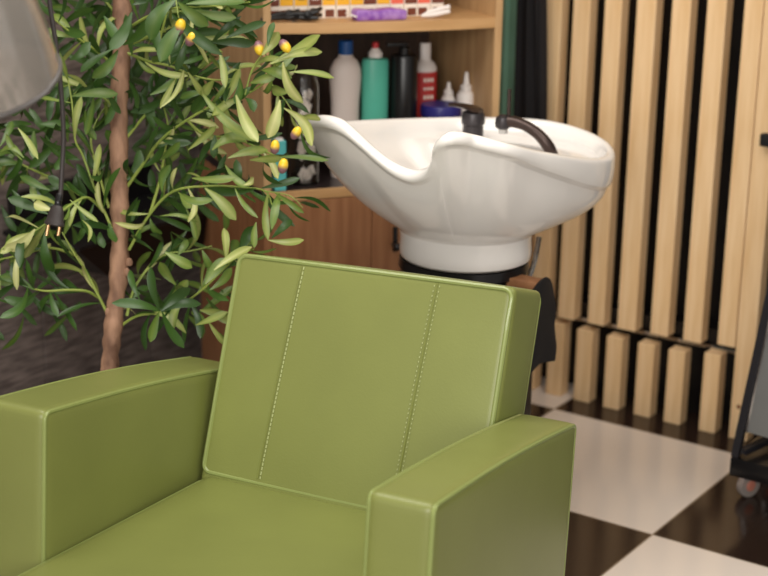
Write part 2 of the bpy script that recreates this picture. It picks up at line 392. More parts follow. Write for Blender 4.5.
for i in range(NR):
    p = RC[i]; n = outn(i)
    if n.dot(p-ctr) < 0 : n = -n if n.dot(V((p.x-ctr.x,p.y-ctr.y,0))) < -0.02 else n
    rear = clampf((p.y-2.45)/.36, 0, 1)                       # lip grows taller to the rear
    lip = .012+.040*rear
    loc = V((BX,BY,0)); out = []
    # inner shell, from basin floor up
    rad = V((p.x-ctr.x, p.y-ctr.y, 0))
    deck_y = 2.80
    def inner(scale, z, clip=None):
        q = ctr + rad*scale; q = V((q.x, q.y, z))
        if clip is not None and q.y > clip: q.y = clip
        return q
    pi_ = p - n*wr*1.2
    dz = p.z-.022
    deck = min(p.z-.02, .812)
    if p.y > deck_y-.04:
        A1 = V((pi_.x-n.x*.006, pi_.y-n.y*.006, p.z-.016)); A2 = V((pi_.x-n.x*.012, pi_.y-n.y*.012, .806))
        A3 = V((ctr.x+(A2.x-ctr.x)*.9, min(A2.y, deck_y), .804)); A4 = V((ctr.x+(A2.x-ctr.x)*.72, min(A2.y, deck_y)-.03, .775))
    else:
        A1 = V((pi_.x-n.x*.006, pi_.y-n.y*.006, p.z-.02)); A2 = V((pi_.x-n.x*.012, pi_.y-n.y*.012, p.z-.05 if p.z > .85 else p.z-.028))
        A2 = ctr+rad*.90; A2 = V((A2.x, A2.y, p.z-.028)); A3 = ctr+rad*.80; A3 = V((A3.x, A3.y, A2.z-.030)); A4 = ctr+rad*.62; A4 = V((A4.x, A4.y, min(.772,A3.z-.02)))
    def lerp(a, b, t): return a+(b-a)*t
    A5 = V((ctr.x+rad.x*.42, ctr.y+rad.y*.42-.01, .738)); A6 = V((ctr.x+rad.x*.15, ctr.y+rad.y*.15-.01, .728)); 
    out += [A6, A5, A4, A3, A2, A1]
    # rounded rim
    for a in (150, 120, 90, 60, 30, 0):
        t = math.radians(a); out.append(p + n*(math.cos(t)*wr) + V((0,0,math.sin(t)*wr*.9)))
    out.append(p + n*(wr*1.02) - V((0,0,lip*.5))); e = p + n*wr*.75 - V((0,0,lip)); out.append(e)
    e2 = p + n*(wr*.05) - V((0,0,lip+.003)); out.append(e2)
    # outer body down to base ellipse
    ang = math.atan2(p.y-BY, p.x-BX); base = V((BX+.003+math.cos(ang)*.130, BY+math.sin(ang)*.125, .668))
    # how "full" this side is: rear bulges, neck side is a straight slope
    full = clampf((p.y-2.30)/.55, 0, 1)
    for t in (.12,.25,.38,.5,.62,.74,.86,.95,1.0):
        # t along path ; height fraction drop and radial fraction
        th = t*PI/2
        rb, hb_ = 1-math.cos(th), math.sin(th)            # full bulge
        rs, hs = t**1.0*.985, t**.80                          # straight
        rr = rs*(1-full)+rb*full; hh = hs*(1-full)+hb_*full
        q = V((e2.x+(base.x-e2.x)*rr, e2.y+(base.y-e2.y)*rr, e2.z+(base.z+.012-e2.z)*hh))
        out.append(q)
    out += [V((base.x,base.y,.655)), V((BX+.003+math.cos(ang)*.132,BY+math.sin(ang)*.127,.640)), V((BX+.003+math.cos(ang)*.131,BY+math.sin(ang)*.126,.624)), V((BX+math.cos(ang)*.124,BY+math.sin(ang)*.119,.616))]
    rings.append([q-loc for q in out])
bm = bmesh.new(); vr = [[bm.verts.new(q) for q in r] for r in rings]
for i in range(NR):
    a, b = vr[i], vr[(i+1)%NR]
    for k in range(len(a)-1): bm.faces.new((a[k],a[k+1],b[k+1],b[k]))
bm.faces.new([r[0] for r in vr]); bm.faces.new([r[-1] for r in vr][::-1])
bowl = ob('bowl', bm, 'ceramic', basin)
md = bowl.modifiers.new('sub', 'SUBSURF'); md.levels = 1; md.render_levels = 1
bm = bmesh.new(); lathe(bm, [(.122,.560),(.129,.565),(.131,.580),(.124,.586),(.124,.594),(.131,.600),(.129,.618)], 40, sx=1, sy=.95); ob('collar', bm, 'black_plastic', basin)
bm = bmesh.new(); box(bm, (0,.03,.27), (.20,.20,.54), bev=.012); ob('pedestal', bm, 'black_plastic', basin)
bm = bmesh.new(); box(bm, (0,.03,.01), (.25,.25,.02), bev=.006); ob('base_plate', bm, 'black_plastic', basin)
# wooden mounting board and black shroud, flex hose
W0 = V((BX,BY,0))
bm = bmesh.new(); e0 = at(545,283,y=2.62)-W0; box(bm, (e0.x/2-.01,-.015,e0.z-.014), (e0.x-.02,.04,.018), bev=.002); ob('mounting_board', bm, 'walnut', basin)
pl = [((548,278),(527,377)),((552,290),(533,377)),((555,310),(540,372)),((556,330),(547,366)),((557,340),(555,360))]
bm = bmesh.new()
topx = [at(528,300,y=2.60),at(540,283,y=2.62),at(548,278,y=2.66),at(552,283,y=2.70),at(555,300,y=2.73)]
botx = [at(527,377,y=2.60),at(533,372,y=2.62),at(541,364,y=2.66),at(550,362,y=2.70),at(556,361,y=2.73)]
tt = catmull(topx, 5); bb = catmull(botx, 5)
th = V((-.006,.004,0)); rows = []
for a, b in zip(tt, bb):
    rows.append([bm.verts.new(a+(b-a)*k/8-W0+V((0.002*math.sin(k*1.3),0,0))) for k in range(9)] + [bm.verts.new(a+(b-a)*k/8-W0+th) for k in range(8,-1,-1)])
for r1, r2 in zip(rows, rows[1:]):
    n_ = len(r1)
    for k in range(n_): bm.faces.new((r1[k], r1[(k+1)%n_], r2[(k+1)%n_], r2[k]))
bm.faces.new(rows[0]); bm.faces.new(rows[-1][::-1])
shr = ob('shroud', bm, 'black_matte', basin)
bm = bmesh.new(); h0 = at(539,238,y=2.80)-W0; h1 = at(526,286,y=2.72)-W0
tube(bm, catmull([h0,(h0+h1)/2+V((.004,0,0)),h1], 5), .0055); ob('waste_hose', bm, 'chrome', basin)
# mixer tap
tp = at(473,128,y=2.855)-W0; dk = .804
bm = bmesh.new(); lathe(bm, [(.026,dk-.004),(.026,dk+.006),(.022,dk+.008),(.0215,dk+.034),(.0245,dk+.037),(.0245,dk+.052),(.022,dk+.060),(.012,dk+.064)], 28, c=(tp.x,tp.y,0))
mixer = ob('mixer_tap', bm, 'tap_dark', basin)
mixer['label'] = 'dark grey mixer tap with flat lever'
bm = bmesh.new()
L0 = V((tp.x+.018,tp.y,dk+.063)); L1 = V((tp.x-.052,tp.y-.012,dk+.071)); d_ = (L1-L0).normalized(); n_ = V((-d_.y,d_.x,0))
rows = []
for i in range(9):
    t = i/8; w = .023*(1-t)**.7+.004 + (.0 if i else -.012); c0 = L0+(L1-L0)*t+V((0,0,.004*math.sin(PI*t)))
    rows.append([bm.verts.new(c0+n_*w*s+V((0,0,z))) for s, z in ((-1,0),(-.7,.0035),(.7,.0035),(1,0),(.7,-.003),(-.7,-.003))])
for a, b in zip(rows, rows[1:]):
    for k in range(6): bm.faces.new((a[k],a[(k+1)%6],b[(k+1)%6],b[k]))
bm.faces.new(rows[0]); bm.faces.new(rows[-1][::-1]); ob('lever', bm, 'dark_chrome', mixer)
# spray arm
YB = 2.84
A = [at(553,158,y=YB+.01),at(548,146,y=YB),at(538,134,y=YB-.005),at(525,125.5,y=YB-.01),at(512,121.5,y=YB-.015),at(503,122,y=YB-.02)]
bm = bmesh.new(); tube(bm, catmull([a-W0 for a in A], 6), [.0135,.0125,.0115,.011,.012,.0125], seg=16)
spray = ob('spray_arm', bm, 'dark_chrome', basin)
hp = A[-1]-W0
bm = bmesh.new(); lathe(bm, [(.006,.015),(.014,.010),(.0165,0),(.0155,-.010),(.011,-.014)][::-1], 20, c=hp); hd = ob('spray_head', bm, 'tap_dark', spray)
bm = bmesh.new(); lathe(bm, [(.0085,-.023),(.0095,-.020),(.0095,-.012)], 20, c=hp+V((.002,0,0))); ob('nozzle', bm, 'chrome', hd)
q0 = at(508.5,119,y=YB-.015)-W0; q1 = at(509.5,89,y=YB-.015)-W0
bm = bmesh.new(); tube(bm, [q0,q1], .0042, seg=10); ob('control_stick', bm, 'dark_chrome', hd)

# ---------------------------------------------------------------- shelf cabinet
PL = at(271,34,d=3.45); PHI = math.atan2(.835,.55)
eX = V((math.cos(PHI),math.sin(PHI),0)); nY = V((-eX.y,eX.x,0))
CW = .525                              # clear width between panels
tt_ = .0175
cab = thing('storage_cabinet', 'oak cabinet with open shelf bay and lower door behind the basin', 'cabinet', (PL.x,PL.y,0), PHI)
# local: x along the front, y into the depth, z up ; inner face of left panel at x=0
CZ = .655; SZ = PL.z; DU = .46
def cbox(name, lo, hi, m, par=cab, bev=.001, lab=None):
    bm = bmesh.new(); box(bm, [(a+b)/2 for a, b in zip(lo, hi)], [b-a for a, b in zip(lo, hi)], bev=bev)
    o = ob(name, bm, m, par, smooth=False)
    if lab: o['label'] = lab
    return o
cbox('side_panel', (-tt_,0,CZ), (0,DU,2.0), 'oak')
cbox('side_panel', (CW,0,CZ), (CW+tt_,DU,2.0), 'oak')
cbox('back_panel', (0,DU-.1,CZ), (CW,DU-.09,2.0), 'shaded_back', lab='brown back board with the bay shadow in its colour')
cbox('countertop', (-tt_,.006,CZ-.022), (CW+tt_,DU,CZ), 'counter', lab='dark countertop')
cbox('countertop_edge', (-tt_,0,CZ-.022), (CW+tt_,.006,CZ), 'oak_front', lab='light wood front edge of the dark countertop')
cbox('lower_side', (-tt_,.0,0), (0,DU+.05,CZ-.022), 'walnut'); cbox('lower_side', (CW,0,0), (CW+tt_,DU+.05,CZ-.022), 'walnut')
cbox('carcass_back', (0,DU,0), (CW,DU+.012,CZ-.022), 'walnut')
cbox('plinth', (0,.02,0), (CW,.035,.05), 'walnut')
dr = cbox('cabinet_door', (.001,-.0005,.05), (.235,.016,CZ-.024), 'walnut')
dr2 = cbox('cabinet_door', (.237,-.0005,.05), (CW-.001,.016,CZ-.024), 'walnut')
# handle near px (393,243): intersect with the door plane
def cab_at(px, py, v):
    r = at(px, py, d=1)-CAM; n = nY; t = ((PL+nY*v)-CAM).dot(n)/r.dot(n); w = CAM+r*t; q = w-V((PL.x,PL.y,0))
    return V((q.dot(eX), q.dot(nY), w.z))
hq = cab_at(395,241,-.004)
bm = bmesh.new(); box(bm, (hq.x,-.004,hq.z+.004), (.010,.008,.058), bev=.002); hnd = ob('handle', bm, 'black_plastic', dr2)
kq = cab_at(388.5,247,-.02)
bm = bmesh.new(); lathe(bm, [(.004,-.018),(.008,-.014),(.0095,-.006),(.008,0),(.004,.003),(.004,.018)], 14, c=(hq.x-.004,-.018,kq.z), rot=Matrix.Rotation(-PI/2,3,'X')); ob('knob', bm, 'black_plastic', dr2)
# shelf board with a bowed front
def shelfboard(z, m='oak_front'):
    bm = bmesh.new(); T = .0225; n = 20; top = []; bot = []
    for i in range(n+1):
        t = i/n; x = CW*t; yv = -.022*math.sin(PI*t)**.8 if 0 < t < 1 else 0
        zz = z-.006*t
        top.append((x,yv,zz+T)); bot.append((x,yv,zz))
    tv = [bm.verts.new(p) for p in top]; bv = [bm.verts.new(p) for p in bot]
    tb_ = [bm.verts.new((p[0],DU-.1,p[2])) for p in top]; bb_ = [bm.verts.new((p[0],DU-.1,p[2])) for p in bot]
    for i in range(n):
        bm.faces.new((tv[i],tv[i+1],bv[i+1],bv[i])); bm.faces.new((tv[i],tb_[i],tb_[i+1],tv[i+1]))
        bm.faces.new((bv[i],bv[i+1],bb_[i+1],bb_[i])); bm.faces.new((tb_[i],bb_[i],bb_[i+1],tb_[i+1]))
    bm.faces.new((tv[0],bv[0],bb_[0],tb_[0])); bm.faces.new((tv[n],tb_[n],bb_[n],bv[n]))
    return ob('shelf', bm, m, cab)
shelfboard(SZ); shelfboard(SZ+.34)
TZ = SZ+.0225
bm = bmesh.new(); lathe(bm, [(.004,0),(.004,.012)], 10, c=(CW-.012,.03,SZ-.011)); ob('shelf_pin', bm, 'chrome', cab)
def cw(x, y, z): return V((PL.x,PL.y,0)) + eX*x + nY*y + V((0,0,z))
CR = PHI
# --- bottles in the bay
def on_counter(px, v):            # x along the counter where the pixel column meets depth v
    return cab_at(px, 110, v).x
def zt(px, py, v): return cab_at(px, py, v).z
def bottle(name, label, px, v, wpx, ytop, parts, prof, m, sx=1., sy=.6):
    x = on_counter(px, v); o = thing(name, label, 'bottle', cw(x, v, CZ), CR)
    return o, x
SC = 1/ (FPX/3.62)                  # metres per pixel at the shelf
v0 = .10
x = on_counter(345, v0); Ht = zt(346,54,v0)-CZ; Hc = zt(346,40,v0)-CZ
b = thing('shampoo_bottle', 'cream plastic bottle with blue cap in the cabinet bay', 'bottle', cw(x,v0,CZ), CR)
bm = bmesh.new(); R_ = .0345; lathe(bm, [(R_*.88,0),(R_*.94,.006),(R_*.94,Ht*.45),(R_*.95,Ht*.62),(R_*1.04,Ht*.74),(R_*1.07,Ht*.82),(R_*1.02,Ht*.89),(R_*.78,Ht*.95),(.017,Ht*.98),(.017,Ht)], 28, sy=.7); ob('bottle_body', bm, 'cream', b)
bm = bmesh.new(); lathe(bm, [(.0165,Ht),(.0165,Hc-.003),(.014,Hc)], 20); ob('cap', bm, 'blue', b)
x = on_counter(374.5, v0); Ht = zt(375,57,v0)-CZ; H2 = zt(375,50,v0)-CZ; H3 = zt(375,42,v0)-CZ
b = thing('shampoo_bottle', 'teal green bottle with white nozzle and red tip in the cabinet bay', 'bottle', cw(x,v0,CZ), CR)
bm = bmesh.new(); R_ = .0315; lathe(bm, [(R_*.95,0),(R_,.006),(R_,Ht*.95),(R_*.93,Ht*.985),(R_*.4,Ht)], 28, sy=.75); ob('bottle_body', bm, 'teal', b)
bm = bmesh.new(); lathe(bm, [(.016,Ht),(.016,Ht+.010),(.009,H2+.003),(.008,H2+.005)], 18); ob('nozzle', bm, 'white_p', b)
bm = bmesh.new(); lathe(bm, [(.0075,H2+.005),(.0075,H3-.002),(.005,H3)], 14); ob('tip', bm, 'redcap', b)
x = on_counter(403, v0-.01); Ht = zt(403,54,v0)-CZ; H2 = zt(403,43,v0)-CZ
b = thing('shampoo_bottle', 'black pump bottle between teal bottle and red labelled bottle', 'bottle', cw(x,v0-.01,CZ), CR)
bm = bmesh.new(); R_ = .031; lathe(bm, [(R_*.96,0),(R_,.004),(R_,Ht-.006),(R_*.93,Ht),(.013,Ht+.002),(.013,Ht+.004)], 28); ob('bottle_body', bm, 'black_plastic', b)
bm = bmesh.new(); lathe(bm, [(.0125,Ht+.004),(.0125,Ht+.016),(.006,Ht+.018),(.006,H2-.004),(.010,H2-.004),(.010,H2+.004)], 16); box(bm, (-.02,-.004,H2), (.05,.012,.009), bev=.002); ob('pump', bm, 'black_plastic', b)
v1 = .19
x = on_counter(424, v1); Ht = zt(424,62,v1)-CZ; H2 = zt(421,43,v1)-CZ
b = thing('lotion_bottle', 'white bottle with red label behind the navy tub', 'bottle', cw(x,v1,CZ), CR)
bm = bmesh.new(); R_ = .029; lathe(bm, [(R_*.95,0),(R_,.006),(R_,Ht-.012),(R_*.8,Ht-.002),(.016,Ht+.003),(.0135,Ht+.008),(.0135,H2)], 24, sy=.75); ob('bottle_body', bm, 'white_p', b)
bm = bmesh.new(); zz = zt(424,71,v1)-CZ; lathe(bm, [(R_*1.015,.09),(R_*1.015,zz)], 24, sy=.76); lb = ob('label', bm, 'red', b)
bm = bmesh.new()
for q in range(5):
    z = zz-.018-q*.02
    for dx in (-.009,.0,.009): box(bm, (dx,-R_*.775,z), (.006,.0015,.006 if q % 2 else .009))
ob('label_print', bm, 'card', lb)
v2 = .07
x = on_counter(441, v2); Zt = zt(441,104,v2)-CZ
b = thing('cosmetic_tub', 'round navy blue tub with white print in the cabinet bay', 'tub', cw(x,v2,CZ), CR)
bm = bmesh.new(); lathe(bm, [(.040,0),(.043,.004),(.043,Zt-.024)], 32); ob('tub_body', bm, 'navy', b)
bm = bmesh.new(); lathe(bm, [(.047,Zt-.024),(.047,Zt-.006),(.045,Zt)], 32); ob('lid', bm, 'navy', b)
bm = bmesh.new()
r0 = bmesh.new()
for k in range(10):
    a0 = -PI/2-.9+k*.13; a1 = a0+.12
    vs = [bm.verts.new((math.cos(a)*.0436, math.sin(a)*.0436, z)) for a, z in ((a0,Zt-.050),(a1,Zt-.050),(a1,Zt-.036),(a0,Zt-.036))]; bm.faces.new(vs)
ob('label_print', bm, 'white_p', b)
for i, (px, w, yt, ysh, v, lab) in enumerate(((448,.0150,82,95,.15,'small white nozzle bottle directly behind the navy tub'),(465.5,.0180,72,90,.12,'taller white nozzle bottle nearest the right cabinet panel'))):
    x = on_counter(px, v); Hs = zt(px,ysh,v)-CZ; Hn = zt(px,yt,v)-CZ
    b = thing('nozzle_bottle', lab, 'bottle', cw(x,v,CZ), CR, 'small nozzle bottles')
    bm = bmesh.new(); lathe(bm, [(w*1.1,0),(w*1.2,.004),(w*1.2,Hs-.012),(w*.9,Hs-.003),(w*.6,Hs)], 20); ob('bottle_body', bm, 'white_p', b)
    bm = bmesh.new(); lathe(bm, [(w*.75,Hs),(w*.75,Hs+.010),(w*.42,Hs+.014),(w*.22,Hn)], 16); ob('nozzle', bm, 'white_p', b)
# clear jar & aqua box at the left of the bay
x = on_counter(303, .07); Zt = zt(303,72,.07)-CZ
b = thing('glass_jar', 'clear glass jar with clips inside at left of the cabinet bay', 'jar', cw(x,.07,CZ), CR)
bm = bmesh.new(); lathe(bm, [(.034,0),(.036,.004),(.036,Zt-.03),(.030,Zt-.01),(.030,Zt),(.027,Zt),(.027,Zt-.012),(.033,Zt-.03),(.033,.006)], 28); ob('jar_body', bm, 'glass', b)
bm = bmesh.new(); rj = random.Random(3)
for k in range(26):
    a = rj.uniform(0,2*PI); r = rj.uniform(0,.022); z = rj.uniform(.012,Zt-.05)
    box(bm, (math.cos(a)*r,math.sin(a)*r,z), (.004,.016,.022), bev=.001, rot=Matrix.Rotation(rj.uniform(0,3),3,'Z') @ Matrix.Rotation(rj.uniform(-.8,.8),3,'X'))
o_ = ob('hair_clip', bm, 'white_p', b); o_['kind'] = 'stuff'
x = on_counter(279, .02); b = thing('aqua_carton', 'slim aqua blue carton at the front left corner of the counter', 'box', cw(x,.025,CZ), CR)
bm = bmesh.new(); box(bm, (0,0,.055), (.026,.03,.11), bev=.001); ob('carton_body', bm, 'aqua', b, smooth=False)
bm = bmesh.new(); box(bm, (0,0,.112), (.018,.018,.006), bev=.001); ob('carton_tab', bm, 'white_p', b, smooth=False)

# --- hair colour cartons on the upper shelf
xs = 0.006; i = 0; rc = random.Random(11)
tops = ['brownp','yellow','yellow','brownp','yellow','yellow','yellow','brownp','yellow','orange','brownp','orange','brownp']
sec = {'brownp':'brown','yellow':'yellow','orange':'coral'}
while i < 13:
    w = .0305; h = .105; dpt = .06; vy = .055
    b = thing('dye_carton', 'white hair dye carton with %s upper print, %s from the left panel' % (sec[tops[i]], ords[i]), 'box', cw(xs+w/2+.001,vy+.03+rc.uniform(-.003,.003),TZ-.006*(xs/CW)), CR, 'hair dye cartons on the upper shelf')
    bm = bmesh.new(); box(bm, (0,0,h/2), (w,dpt,h), bev=.0006); ob('carton_body', bm, 'card', b, smooth=False)
    bm = bmesh.new(); box(bm, (0,-dpt/2-.0004,.062), (w*.94,.0012,.068)); ob('upper_print', bm, tops[i], b, smooth=False)
    bm = bmesh.new(); box(bm, (-.003 if i % 2 else .002,-dpt/2-.0004,.0105), (w*(.66 if i % 3 else .85),.0012,.016)); ob('lower_print', bm, 'brownp', b, smooth=False)
    bm = bmesh.new(); box(bm, (rc.uniform(-.004,.004),-dpt/2-.0012,.05), (w*.5,.001,.02)); ob('label_patch', bm, 'card' if tops[i] != 'yellow' else ('yellow' if i % 2 else 'brownp'), b, smooth=False)
    xs += w+.0015; i += 1
# hair clips (black sectioning clips)
def onshelf(px, v): return cab_at(px, 18, v).x
for k, (px, v, rz, lab) in enumerate(((283,.012,.15,'black hair clip on the shelf touching the left panel'),(300,.004,-.25,'black hair clip on the shelf with raised round grip'),(309,.02,.5,'black hair clip on the shelf farthest right of the three'))):
    x = onshelf(px, v); o = thing('hair_clip', lab, 'hair clip', cw(x,v,TZ), CR+rz, 'black sectioning clips'); o.scale = (1.3,1.3,1.4)
    for s in (-1,1):
        bm = bmesh.new(); tube(bm, catmull([(-.04,0,.004+.002*(s>0)),(-.01,0,.007+.005*(s>0)),(.012,0,.006+.006*(s>0)),(.03,0,.006+.010*(s>0))], 4), [.002,.004,.0045,.003], seg=8); ob('jaw', bm, 'black_plastic', o)
    bm = bmesh.new(); lathe(bm, [(.003,-.006),(.007,-.004),(.0075,0),(.007,.004),(.003,.006)], 14, c=(.012,0,.011), rot=Matrix.Rotation(PI/2,3,'X')); ob('spring', bm, 'black_plastic', o)
# purple sachet
x = onshelf(382,.0); o = thing('purple_sachet', 'purple foil sachet lying on the upper shelf in front of cartons', 'packet', cw(x,.012,TZ-.003), CR)
bm = bmesh.new(); soft(bm, (-.062,-.018,0), (.058,.018,.024), .006, lambda u,v,z: V((u, v, z+.002*math.sin(u*90)*(z/.024))), n=8); ob('sachet_body', bm, 'purple', o)
bm = bmesh.new(); box(bm, (-.068,-.004,.013), (.016,.03,.003), rot=Matrix.Rotation(.3,3,'Y')); ob('torn_flap', bm, 'white_p', o)
x = onshelf(438,.01); o = thing('white_tongs', 'white plastic tongs lying near right end of the upper shelf', 'tongs', cw(x,.014,TZ-.004), CR+.1)
for s in (0,1):
    bm = bmesh.new(); tube(bm, catmull([(-.04,0,.006),(-.01,.004*s,.007+.008*s),(.03,0,.013+.010*s)], 5), [.003,.005,.005], seg=8); ob('arm', bm, 'white_p', o)

# ---------------------------------------------------------------- hanging garments
def drape(name, label, pts_top, pts_bot, z0, z1, m, yb, amp, cat):
    x0a, x0b = pts_top; x1a, x1b = pts_bot
    bm = bmesh.new(); nx, nz = 30, 30; F_ = []; B_ = []
    for j in range(nz+1):
        t = j/nz; z = z0+(z1-z0)*t; a = x1a+(x0a-x1a)*t**.8; b_ = x1b+(x0b-x1b)*t**1.3
        rf = []; rb = []
        for i in range(nx+1):
            s = i/nx; x = a+(b_-a)*s
            y = yb+amp*math.sin(s*17+z*3)*(.35+.65*(1-t))+.4*amp*math.sin(s*31+1)
            rf.append(bm.verts.new((x,y-.010*math.sin(PI*s),z))); rb.append(bm.verts.new((x,y+.006,z)))
        F_.append(rf); B_.append(rb)
    for j in range(nz):
        for i in range(nx):
            bm.faces.new((F_[j][i],F_[j][i+1],F_[j+1][i+1],F_[j+1][i])); bm.faces.new((B_[j][i],B_[j+1][i],B_[j+1][i+1],B_[j][i+1]))
        bm.faces.new((F_[j][0],F_[j+1][0],B_[j+1][0],B_[j][0])); bm.faces.new((F_[j][nx],B_[j][nx],B_[j+1][nx],F_[j+1][nx]))
    for i in range(nx):
        bm.faces.new((F_[0][i],B_[0][i],B_[0][i+1],F_[0][i+1])); bm.faces.new((F_[nz][i],F_[nz][i+1],B_[nz][i+1],B_[nz][i]))
    return tag(ob(name, bm, m), label, cat)
yg = 3.51
drape('green_towel', 'muted green cloth hanging between the cabinet and black garment', (at(495,0,y=yg).x,at(521,0,y=yg).x), (at(490,115,y=yg).x,at(518,115,y=yg).x), .66, 1.45, 'green_cloth', yg, .003, 'towel')
yk = 3.46
drape('black_apron', 'black garment hanging on the slat wall beside the green cloth', (at(516,0,y=yk).x,at(532,0,y=yk).x), (at(513,110,y=yk).x,at(547,112,y=yk).x), .62, 1.45, 'black_cloth', yk, .008, 'apron')
bm = bmesh.new(); hx_ = at(519,0,y=3.5).x; tube(bm, [(hx_-.10,3.488,1.44),(hx_+.05,3.488,1.44)], .022); tube(bm, [(hx_-.05,3.488,1.44),(hx_-.05,3.59,1.44)], .005); tube(bm, [(hx_+.01,3.488,1.44),(hx_+.01,3.56,1.44)], .005)
tag(ob('coat_hook', bm, 'steel'), 'metal hook rail above the hanging cloths on the slat wall', 'hook')

# ---------------------------------------------------------------- black trough on the left wall
zr = at(120,239,x=-2.52).z; ya = at(78,245,x=-2.52).y; yb_ = at(215,238,x=-2.52).y
tr = thing('wall_trough', 'black plastic trough fixed to the grey plank wall behind the tree', 'trough', (-2.64,(ya+yb_)/2,zr))
Ln = yb_-ya
bm = bmesh.new(); hexa(bm, [(-.1,-Ln/2+.12,-.09),(.09,-Ln/2+.12,-.09),(.09,Ln/2,-.09),(-.1,Ln/2,-.09),(-.1,-Ln/2,0),(.12,-Ln/2,0),(.12,Ln/2,0),(-.1,Ln/2,0)]); ob('trough_body', bm, 'black_plastic', tr, smooth=False)
bm = bmesh.new(); box(bm, (.01,0,.006), (.24,Ln+.02,.012), bev=.003); box(bm, (-.09,0,.05), (.02,Ln,.10), bev=.003); ob('trough_rim', bm, 'black_plastic', tr, smooth=False)

# ---------------------------------------------------------------- olive tree
DT = 3.0
def tp_(px, py, dd=0): return at(px, py, d=DT+dd)
trunk = [tp_(109,400),tp_(110,360),tp_(114,320),tp_(119,270),tp_(120,220),tp_(119,170),tp_(119,120),tp_(121,60),tp_(122,10),tp_(119,-50),tp_(121,-120)]
base = trunk[0]+(trunk[0]-trunk[2])*1.0; base.z = .27
TB_ = V((trunk[0].x+.02,trunk[0].y-.03,0))
tree = thing('olive_tree', 'artificial olive tree with thin brown trunk beside the green chair', 'tree', TB_)
TP = catmull([V((TB_.x,TB_.y,.24))]+trunk, 8)
bm = bmesh.new(); rr = [.0165+.0012*math.sin(i*1.7)+.001*math.sin(i*.63) for i in range(len(TP))]
tube(bm, [p-TB_ for p in TP], rr, seg=14)
for v in bm.verts: v.co += v.normal*0 + V((noise.noise(v.co*60)*.0015,noise.noise(v.co*60+V((9,9,9)))*.0015,0))
for (px, py, r) in ((111,320,.006),(129,262,.006),(108,312,.005),(127,272,.005)):
    lathe(bm, [(r,-.006),(r*1.2,0),(r*.8,.006),(.001,.008)], 10, c=tp_(px,py,-.008)-TB_)
trk = ob('trunk', bm, 'bark', tree)
bm = bmesh.new(); lathe(bm, [(.085,0),(.115,.26),(.122,.262),(.122,.28),(.112,.28),(.108,.25)], 32); ob('pot', bm, 'black_plastic', tree)
twigs = []
def tw(*pts, r=.0031, d0=0., d1=0.):
    n = len(pts)-1; P = [tp_(p[0],p[1], d0+(d1-d0)*i/n) for i, p in enumerate(pts)]
    twigs.append((catmull(P, 5), r)); return P
T = []
T.append(tw((129,250),(150,214),(174,191),(210,186),(240,187),(265,191),(272,205), d1=-.12, r=.003))
T.append(tw((127,187),(144,163),(161,140),(187,120),(215,105),(245,95),(268,80),(285,64), d1=-.15, r=.0032))
T.append(tw((120,50),(148,61),(170,66),(192,75),(215,80),(240,78), d1=-.10))
T.append(tw((121,326),(137,316),(160,312),(185,302),(202,290),(217,276),(238,256),(254,249), d1=-.10, r=.0028))
T.append(tw((127,316),(133,292),(145,272),(159,258),(171,253),(190,251),(212,246), d1=.05))
T.append(tw((108,315),(97,293),(85,270),(75,255),(62,232), d1=-.05, r=.003))
T.append(tw((98,297),(86,291),(66,290),(45,291),(28,287),(12,280), d1=-.1))
T.append(tw((117,242),(109,222),(95,190),(83,156),(75,139),(72,103),(66,70), d1=-.08, r=.003))
T.append(tw((104,212),(92,200),(83,198),(66,208),(48,222),(33,232),(14,240), d1=-.12))
T.append(tw((109,208),(100,178),(91,143),(97,120),(112,98), d1=.05))
T.append(tw((118,70),(98,52),(78,38),(55,20), d1=-.1)); T.append(tw((120,35),(145,18),(175,8),(215,6),(250,2), d1=-.15))
T.append(tw((118,110),(95,92),(70,85),(45,100), d1=.1)); T.append(tw((85,198),(60,182),(38,172),(12,160),(-10,150), d1=.1))
T.append(tw((75,255),(50,248),(20,255),(-10,262), d1=.08)); T.append(tw((125,140),(150,110),(172,95),(205,60), d1=.08))
T.append(tw((122,20),(105,0),(90,-30), d1=.05)); T.append(tw((187,120),(205,135),(235,138),(262,150),(285,160), d1=-.14))
T.append(tw((150,214),(160,180),(165,150),(168,125),(160,95), d1=.06)); T.append(tw((265,191),(290,196),(303,208), d0=-.12, d1=-.13, r=.0015))
T.append(tw((245,95),(252,70),(262,55),(272,48), d0=-.12, d1=-.14, r=.0018)); T.append(tw((268,80),(285,100),(296,118),(302,132), d0=-.13, d1=-.13, r=.0015))
T.append(tw((176,0),(178,14),(182,30),(190,42), d0=-.15, d1=-.17, r=.0015)); T.append(tw((171,60),(160,45),(165,20),(172,-5), d0=-.05, d1=-.1))
T.append(tw((130,45),(170,30),(200,40),(222,52), d1=-.12))
bm = bmesh.new()
for P, r in twigs: tube(bm, [p-TB_ for p in P], [r, r*.45], seg=6)
ob('branches', bm, 'twig', tree)
